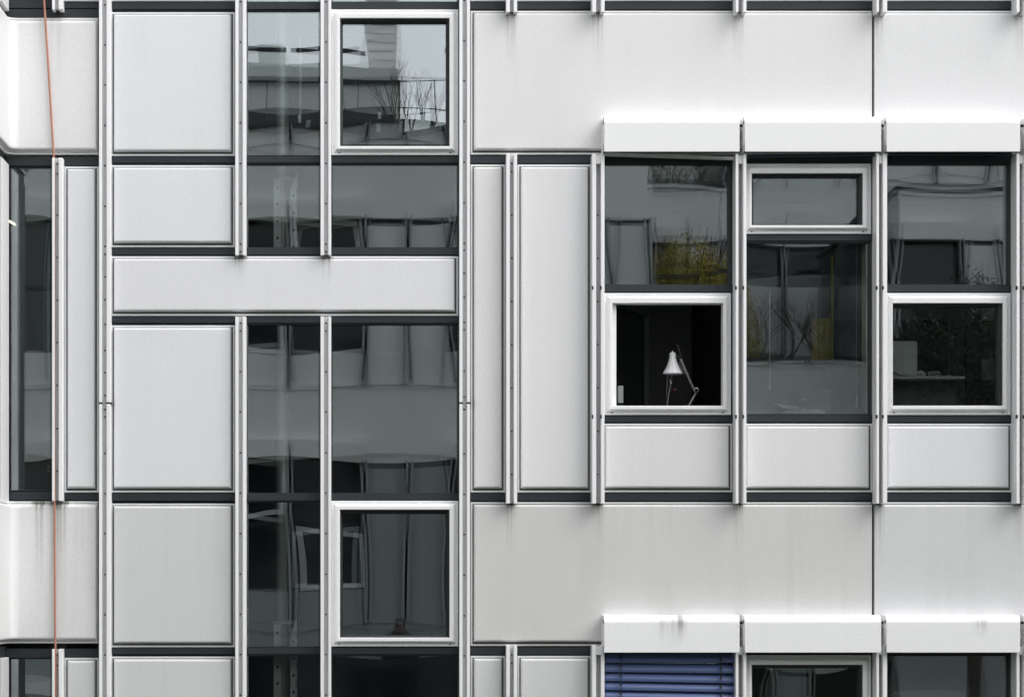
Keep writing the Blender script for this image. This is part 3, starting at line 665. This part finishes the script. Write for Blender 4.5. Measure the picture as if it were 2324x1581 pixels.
# ================================================================ the courtyard behind the camera (mirrored in the panes)
g = MB(); g.add([(-600, -600, GROUND), (600, -600, GROUND), (600, 600, GROUND), (-600, 600, GROUND)], [(0, 1, 2, 3)])
structure(g.build('courtyard_ground', simple('gravel_and_grass', (.06, .075, .045), .9, 0, .5, .8)))
M_far = simple('opposite_white_panel', (.73, .74, .735), .5, 0, .05, 1)
M_farmul = simple('opposite_grey_post', (.34, .35, .36), .5)
M_farlow = simple('opposite_shade_grey', (.33, .35, .35), .6, 0, .08, 1)  # darker copy of the white panel, paints shade onto the lower storeys
M_farwin = simple('opposite_dark_pane', (.016, .018, .022), .06)
def court_wing(name, label, x0, x1, yf, depth, ztop, zbot, win_top, widths, seed, win_h=2.0):
    """wing with bands, spandrels, blind boxes and mullions in the same system; win_top = height of a window head"""
    random.seed(seed); e = thing(name, label, 'building', ((x0+x1)/2, yf, zbot))
    b = MB(); b.box(x0, x1, yf-depth, yf-.12, zbot, ztop-.02); b.build('wall', M_farwin, e)
    fl = []; z = win_top
    while z < ztop+3: z += 3.6
    while z > zbot-3: fl.append(z); z -= 3.6
    bands, spn, box, mul, tr, pan, fr = MB(), MB(), MB(), MB(), MB(), MB(), MB(); UP = CZ+2.3
    xs = [x0]; i = 0
    if callable(widths): xs = widths(); x1 = xs.pop()
    else:
     while xs[-1]+widths[i % len(widths)] < x1: xs.append(xs[-1]+widths[i % len(widths)]); i += 1
    xs.append(x1)
    for z in fl:
        h0, h1 = max(zbot, z), min(ztop, z+1.12)
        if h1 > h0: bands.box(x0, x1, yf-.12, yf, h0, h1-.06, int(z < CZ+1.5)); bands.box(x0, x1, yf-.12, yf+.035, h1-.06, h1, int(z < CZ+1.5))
        for i in range(len(xs)-1):
            a, c_ = xs[i]+.05, xs[i+1]-.05
            zb2, zt2 = max(zbot, z-2.5), min(ztop, z-.08)
            if zt2 <= zb2: continue
            w = c_-a
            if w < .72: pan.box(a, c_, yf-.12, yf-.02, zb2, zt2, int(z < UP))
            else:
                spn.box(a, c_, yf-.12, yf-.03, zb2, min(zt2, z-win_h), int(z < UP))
                if z < ztop: box.box(a-.03, c_+.03, yf, yf+.2, z-.02, min(ztop, z+.25))
                if win_h > 1.5 and random.random() < .6 and zt2-zb2 > 1.4:
                    zz = z-2.0 if random.random() < .6 else z-.95
                    fr.rings((a+.02, c_-.02, zz+.02, zz+.92), [(0, yf-.12), (0, yf-.05), (.07, yf-.05), (.07, yf-.12)], False)
                tr.box(a, c_, yf-.12, yf-.06, z-1.06, z-1.0)
        for x in xs:
            zb2, zt2 = max(zbot, z-2.52), min(ztop, z+.02)
            if zt2 > zb2:
                mul.box(x-.05, x-.02, yf-.12, yf+.12, zb2, zt2); mul.box(x+.02, x+.05, yf-.12, yf+.12, zb2, zt2)
                tr.box(x-.05, x+.05, yf-.12, yf-.02, zb2, zt2)
    for mb, nm, m in ((bands, 'band_panel', [M_far, M_farlow]), (spn, 'spandrel_panel', [M_far, M_farlow]), (box, 'blind_box', M_far), (mul, 'mullion', M_farmul), (tr, 'transom', M_beam), (pan, 'cladding_panel', [M_far, M_farlow]), (fr, 'window_frame', M_far)):
        if mb.v: mb.build(nm, m, e)
    cp = MB(); cp.box(x0-.05, x1+.05, yf-depth, yf+.05, ztop, ztop+.06); cp.build('parapet_coping', M_beam, e)
    return e
YO = -17.0
court_wing('courtyard_wing', 'white panelled wing across the court mirrored in the stair panes', CX-12.3, CX+3.8, YO, 9, CZ+6.9, GROUND, CZ+1.95, lambda: [CX+v for v in (-12.3, -11.25, -10.2, -9.2, -8.6, -8.0, -7.0, -6.0, -5.0, -4.4, -3.85, -2.75, -1.66, -.5, .12, .74, 1.7, 2.68, 3.22, 3.8, 3.8)], 3)
court_wing('low_courtyard_wing', 'low wing with roof terrace mirrored in the tall middle pane', CX+3.8, CX+9.2, -18.5, 5.4, CZ+3.55, GROUND, CZ+2.43, [1.03, 1.03, .62], 5)
court_wing('end_courtyard_wing', 'white wing with dark windows mirrored in the right windows', CX+7.6, CX+20, YO-.4, 6, CZ+6.05, GROUND, CZ+5.3, [1.03, .62, 1.03], 6)
court_wing('rear_courtyard_wing', 'distant white wing mirrored above the yellow bush', CX+3.0, CX+6.0, -24.0, 4, CZ+7.3, GROUND, CZ+6.35, [1.03, 1.03, .75], 8, .8)
court_wing('tall_courtyard_wing', 'taller pale wing mirrored in the middle top light', CX+6.05, CX+14, -24.2, 4, CZ+8.3, GROUND, CZ+6.4, [1.03, 1.03, .75], 9, .8)
dblk = thing('distant_block', 'distant grey block mirrored behind bare trees at the top of the upper bay window', 'building', (CX+5.5, -38, GROUND))
b = MB(); b.box(CX+2.5, CX+8.5, -46, -38, GROUND, CZ+13.5); b.build('wall', simple('grey_render', (.45, .47, .46), .8, 0, .25, 3), dblk)
pent = thing('roof_penthouse', 'pale set back roof storey mirrored in the upper stair pane', 'building', (CX-6, -25, CZ+6.9))
b = MB(); b.box(CX-14, CX+.05, -31, -24.2, CZ+6.9, CZ+9.6); b.build('wall', simple('pale_render', (.74, .78, .74), .7), pent)
b = MB(); b.box(CX-14.05, CX+.1, -31, -24.1, CZ+9.25, CZ+9.33); b.box(CX-13.6, CX-.1, -24.25, -24.15, CZ+8.1, CZ+8.75); b.build('window_band', M_farwin, pent)
b = MB()
for i in range(10): b.box(CX-13+i*1.4, CX-12.93+i*1.4, -24.3, -24.05, CZ+7.6, CZ+8.6)
b.build('post', M_alu, pent)
b = MB(); b.box(CX-2.9, CX-2.2, -27, -26, CZ+9.6, CZ+10.4); b.build('chimney', M_far, pent)
vs_ = thing('vent_stack', 'white slatted ventilation stack on the roof mirrored in the upper large window', 'vent', (CX-.3, -27.3, CZ+9.6))
b = MB(); b.box(CX-.62, CX-.02, -27.6, -27.05, CZ+9.6, CZ+12.4); b.build('core', M_alu, vs_)
b = MB(); b.box(CX-.67, CX-.61, -27.62, -26.98, CZ+9.6, CZ+12.5); b.build('corner_post', M_sash, vs_)
for i in range(15):
    b = MB(); b.box(CX-.61, CX+.0, -27.62, -26.99, CZ+9.72+i*.19, CZ+9.86+i*.19); b.build('slat', M_sash, vs_)
rr = MB()
for zz in (7.5, 8.0): rr.tube([(CX-8, YO-1.5, CZ+zz), (CX+3.6, YO-1.5, CZ+zz)], .012, 6)
for i in range(9): rr.tube([(CX-8+i*1.45, YO-1.5, CZ+6.9), (CX-8+i*1.45, YO-1.5, CZ+8.0)], .011, 6)
tag(rr.build('roof_railing', M_beam), 'dark roof railing on the wing across the court', 'railing')

for (nm, x0, x1, lb) in (('left', CX-27, CX-19, 'plain unseen block added on the left to screen low sky light'), ('right', CX+20.5, CX+28, 'plain unseen block added on the right to screen low sky light')):  # unseen blocks added to steepen the light gradient down the facade
    e = thing('added_sky_screen', lb, 'building', ((x0+x1)/2, -9, GROUND)); b = MB(); b.box(x0, x1, -17, -.5, GROUND, CZ+6.9); b.build('wall', M_farlow, e)
    b = MB()
    for z in (5.4, 1.8, -1.8, -5.4): b.box(x0-.03, x1+.03, -16.5, -1, CZ+z-1.9, CZ+z)
    b.build('window_band', M_farwin, e)

# vegetation
M_bark = simple('grey_bark', (.06, .052, .045), .9)
def bare_tree(name, base, height, spread, seed, label, depth=5, stems=4, cat='tree'):
    random.seed(seed); mb = MB()
    def grow(p, d, ln, r, lv):
        n = 3; pts = [p]; q = Vector(p)
        for i in range(n):
            d = (d+Vector((random.uniform(-.16, .16), random.uniform(-.16, .16), random.uniform(-.03, .12)))).normalized(); q = q+d*ln/n; pts.append(q.copy())
        mb.tube(pts, [r*(1-.35*i/n) for i in range(n+1)], 5 if lv > 2 else 3, cap=False)
        if lv <= 0: return
        for i in range(random.choice((2, 3))):
            nd = (d+Vector((random.uniform(-1, 1)*spread, random.uniform(-1, 1)*spread, random.uniform(-.2, .5)))).normalized()
            grow(pts[random.choice((2, 3, 3))], nd, ln*random.uniform(.58, .78), r*.58, lv-1)
    for s in range(stems):
        a = random.uniform(0, 6.28); grow(Vector(base)+Vector((math.cos(a)*.12, math.sin(a)*.12, 0)), Vector((math.cos(a)*.35, math.sin(a)*.35, 1)).normalized(), height*.36, height*.012+.006, depth)
    return tag(mb.build(name, M_bark, recalc=False, at=base), label, cat)
bare_tree('bare_shrub', (CX+.25, -20.0, CZ+6.9), 1.75, .36, 11, 'leafless shrub on the roof mirrored in the upper large window', 4, 5, 'shrub')
bare_tree('bare_tree', (CX+6.7, -22.6, CZ+3.53), 1.9, 1.0, 14, 'leafless tree on the terrace mirrored in the tall middle pane', 5, 3)
bare_tree('bare_tree', (CX+7.7, -22.9, CZ+3.53), 1.8, 1.0, 17, 'leafless tree behind the terrace mirrored in the desk window', 5, 4)
bare_tree('bare_tree', (CX+5.3, -31, CZ+4), 5.6, .6, 31, 'leafless tree mirrored at the top of the upper bay window', 5, 5)
def leafy(name, base, rx, ry, h, n, size, cols, seed, label, cat, upright=.5, ground=None):
    random.seed(seed); e = thing(name, label, cat, base)
    st = MB()
    if ground is not None: st.tube([(base[0], base[1], ground), base], [.16, .10], 8, cap=False)
    for i in range(26):
        a = random.uniform(0, 6.28); rr_ = random.random()**.5
        tip = (base[0]+math.cos(a)*rx*rr_, base[1]+math.sin(a)*ry*rr_, base[2]+h*random.uniform(.7, 1.08))
        st.tube([base, ((base[0]+tip[0])/2+random.uniform(-.1, .1), (base[1]+tip[1])/2, base[2]+h*.45), tip], [.03, .018, .004], 4, cap=False)
    st.build('stems', M_bark, e, recalc=False)
    lf = MB()
    for i in range(n):
        a = random.uniform(0, 6.28); rr_ = random.random()**.45; t = random.random()**.8
        w = 1-.45*abs(t-.4)
        p = Vector((base[0]+math.cos(a)*rx*rr_*w, base[1]+math.sin(a)*ry*rr_*w, base[2]+h*(t*(1-.25*rr_)+.06*math.sin(a*5+rr_*9))))
        u = Vector((random.uniform(-1, 1), random.uniform(-1, 1), random.uniform(-1, 1)+upright)).normalized(); v = u.cross(Vector((random.uniform(-1, 1), random.uniform(-1, 1), random.uniform(-1, 1)))).normalized()
        s1, s2 = size*random.uniform(.7, 1.4), size*random.uniform(.3, .5)
        lf.add([p-u*s1, p+v*s2, p+u*s1, p-v*s2], [(0, 1, 2, 3)], 0 if random.random() < .6 else 1)
    lf.build('foliage', cols, e, recalc=False)
    return e
M_y1 = simple('yellow_green_leaf', (.48, .40, .05), .7); M_y2 = simple('olive_leaf', (.22, .20, .04), .7)
M_h1 = simple('dark_hedge_leaf', (.022, .03, .018), .7); M_h2 = simple('deep_hedge_leaf', (.04, .045, .022), .7)
leafy('yellow_bush', (CX+4.75, -20.3, CZ+3.0), 1.3, .7, 2.9, 34000, .027, [M_y1, M_y2], 21, 'yellow green bush mirrored in the upper left window of the three bays', 'bush')
leafy('dark_hedge', (CX+6.3, -22.4, CZ+3.53), .9, .4, .6, 3500, .045, [M_h1, M_h2], 22, 'low dark hedge on the terrace mirrored in the tall middle pane', 'hedge')
leafy('dark_hedge', (CX+8.0, -22.4, CZ+3.53), .7, .4, .7, 3500, .045, [M_h1, M_h2], 23, 'dark shrub on the terrace mirrored in the desk window', 'hedge')
leafy('dark_tree', (CX+8.35, -15.6, CZ+.8), 1.6, .7, 3.7, 26000, .06, [M_h1, M_h2], 29, 'tall dark tree in the court mirrored in the desk window', 'tree', ground=GROUND)
leafy('grey_tree', (CX+5.2, -31.5, CZ+6), 2.6, .8, 5.2, 15000, .035, [simple('pale_twig', (.30, .30, .27), .8), M_bark], 24, 'pale twiggy tree mirrored at the top of the upper bay window', 'tree')

# photographer's companion at the opposite wing, a dark figure mirrored low in the large window
b = MB(); b.box(CX-4, CX+3, YO, YO+.98, CZ-2.36, CZ-2.22); b.build('balcony_slab', M_far, bpy.data.objects['courtyard_wing'])
b = MB(); b.box(CX-4, CX+3, YO+.92, YO+.98, CZ-2.22, CZ-.97); b.build('balcony_front', M_farwin, bpy.data.objects['courtyard_wing'])
def person(px, py, zf):
    vs = [(0,0,.93), (0,0,1.10), (0,0,1.30), (0,.01,1.44), (0,.02,1.53), (0,.03,1.63), (0,.02,1.72),
          (.17,0,1.41), (.25,.06,1.16), (.12,.25,1.30), (.06,.30,1.42), (-.17,0,1.41), (-.25,.06,1.16), (-.12,.25,1.30), (-.06,.30,1.42),
          (.10,0,.88), (.11,.02,.48), (.12,-.02,.08), (.13,.14,.03), (-.10,0,.88), (-.11,.02,.48), (-.12,-.02,.08), (-.13,.14,.03)]
    es = [(0,1),(1,2),(2,3),(3,4),(4,5),(5,6),(3,7),(7,8),(8,9),(9,10),(3,11),(11,12),(12,13),(13,14),(0,15),(15,16),(16,17),(17,18),(0,19),(19,20),(20,21),(21,22)]
    rad = [.15,.14,.16,.11,.058,.095,.075,.075,.05,.038,.035,.075,.05,.038,.035,.09,.065,.045,.035,.09,.065,.045,.035]
    me = bpy.data.meshes.new('person'); me.from_pydata([Vector(v) for v in vs], es, [])
    o = bpy.data.objects.new('person', me); C.objects.link(o)
    sk = o.modifiers.new('skin', 'SKIN'); 
    for i, r_ in enumerate(rad): me.skin_vertices[0].data[i].radius = (r_, r_)
    me.skin_vertices[0].data[0].use_root = True
    o.modifiers.new('sub', 'SUBSURF').levels = 2; o.modifiers['sub'].render_levels = 2
    dg = bpy.context.evaluated_depsgraph_get(); m2 = bpy.data.meshes.new_from_object(o.evaluated_get(dg)); o.modifiers.clear(); o.data = m2
    m2.materials.clear(); m2.materials.append(simple('dark_coat', (.015, .016, .02), .8)); m2.materials.append(simple('skin', (.11, .08, .07), .6)); m2.materials.append(simple('dark_hair', (.02, .015, .012), .7))
    for p in m2.polygons:
        c = p.center; p.use_smooth = True
        p.material_index = 2 if (c.z > 1.68 or (c.z > 1.5 and c.y < .02)) else (1 if c.z > 1.52 or c.y > .26 else 0)
    o.location = (px, py, zf)
    return tag(o, 'person in a dark coat mirrored low in the lower large window', 'person')
person(CX+.02, -16.62, CZ-2.22)
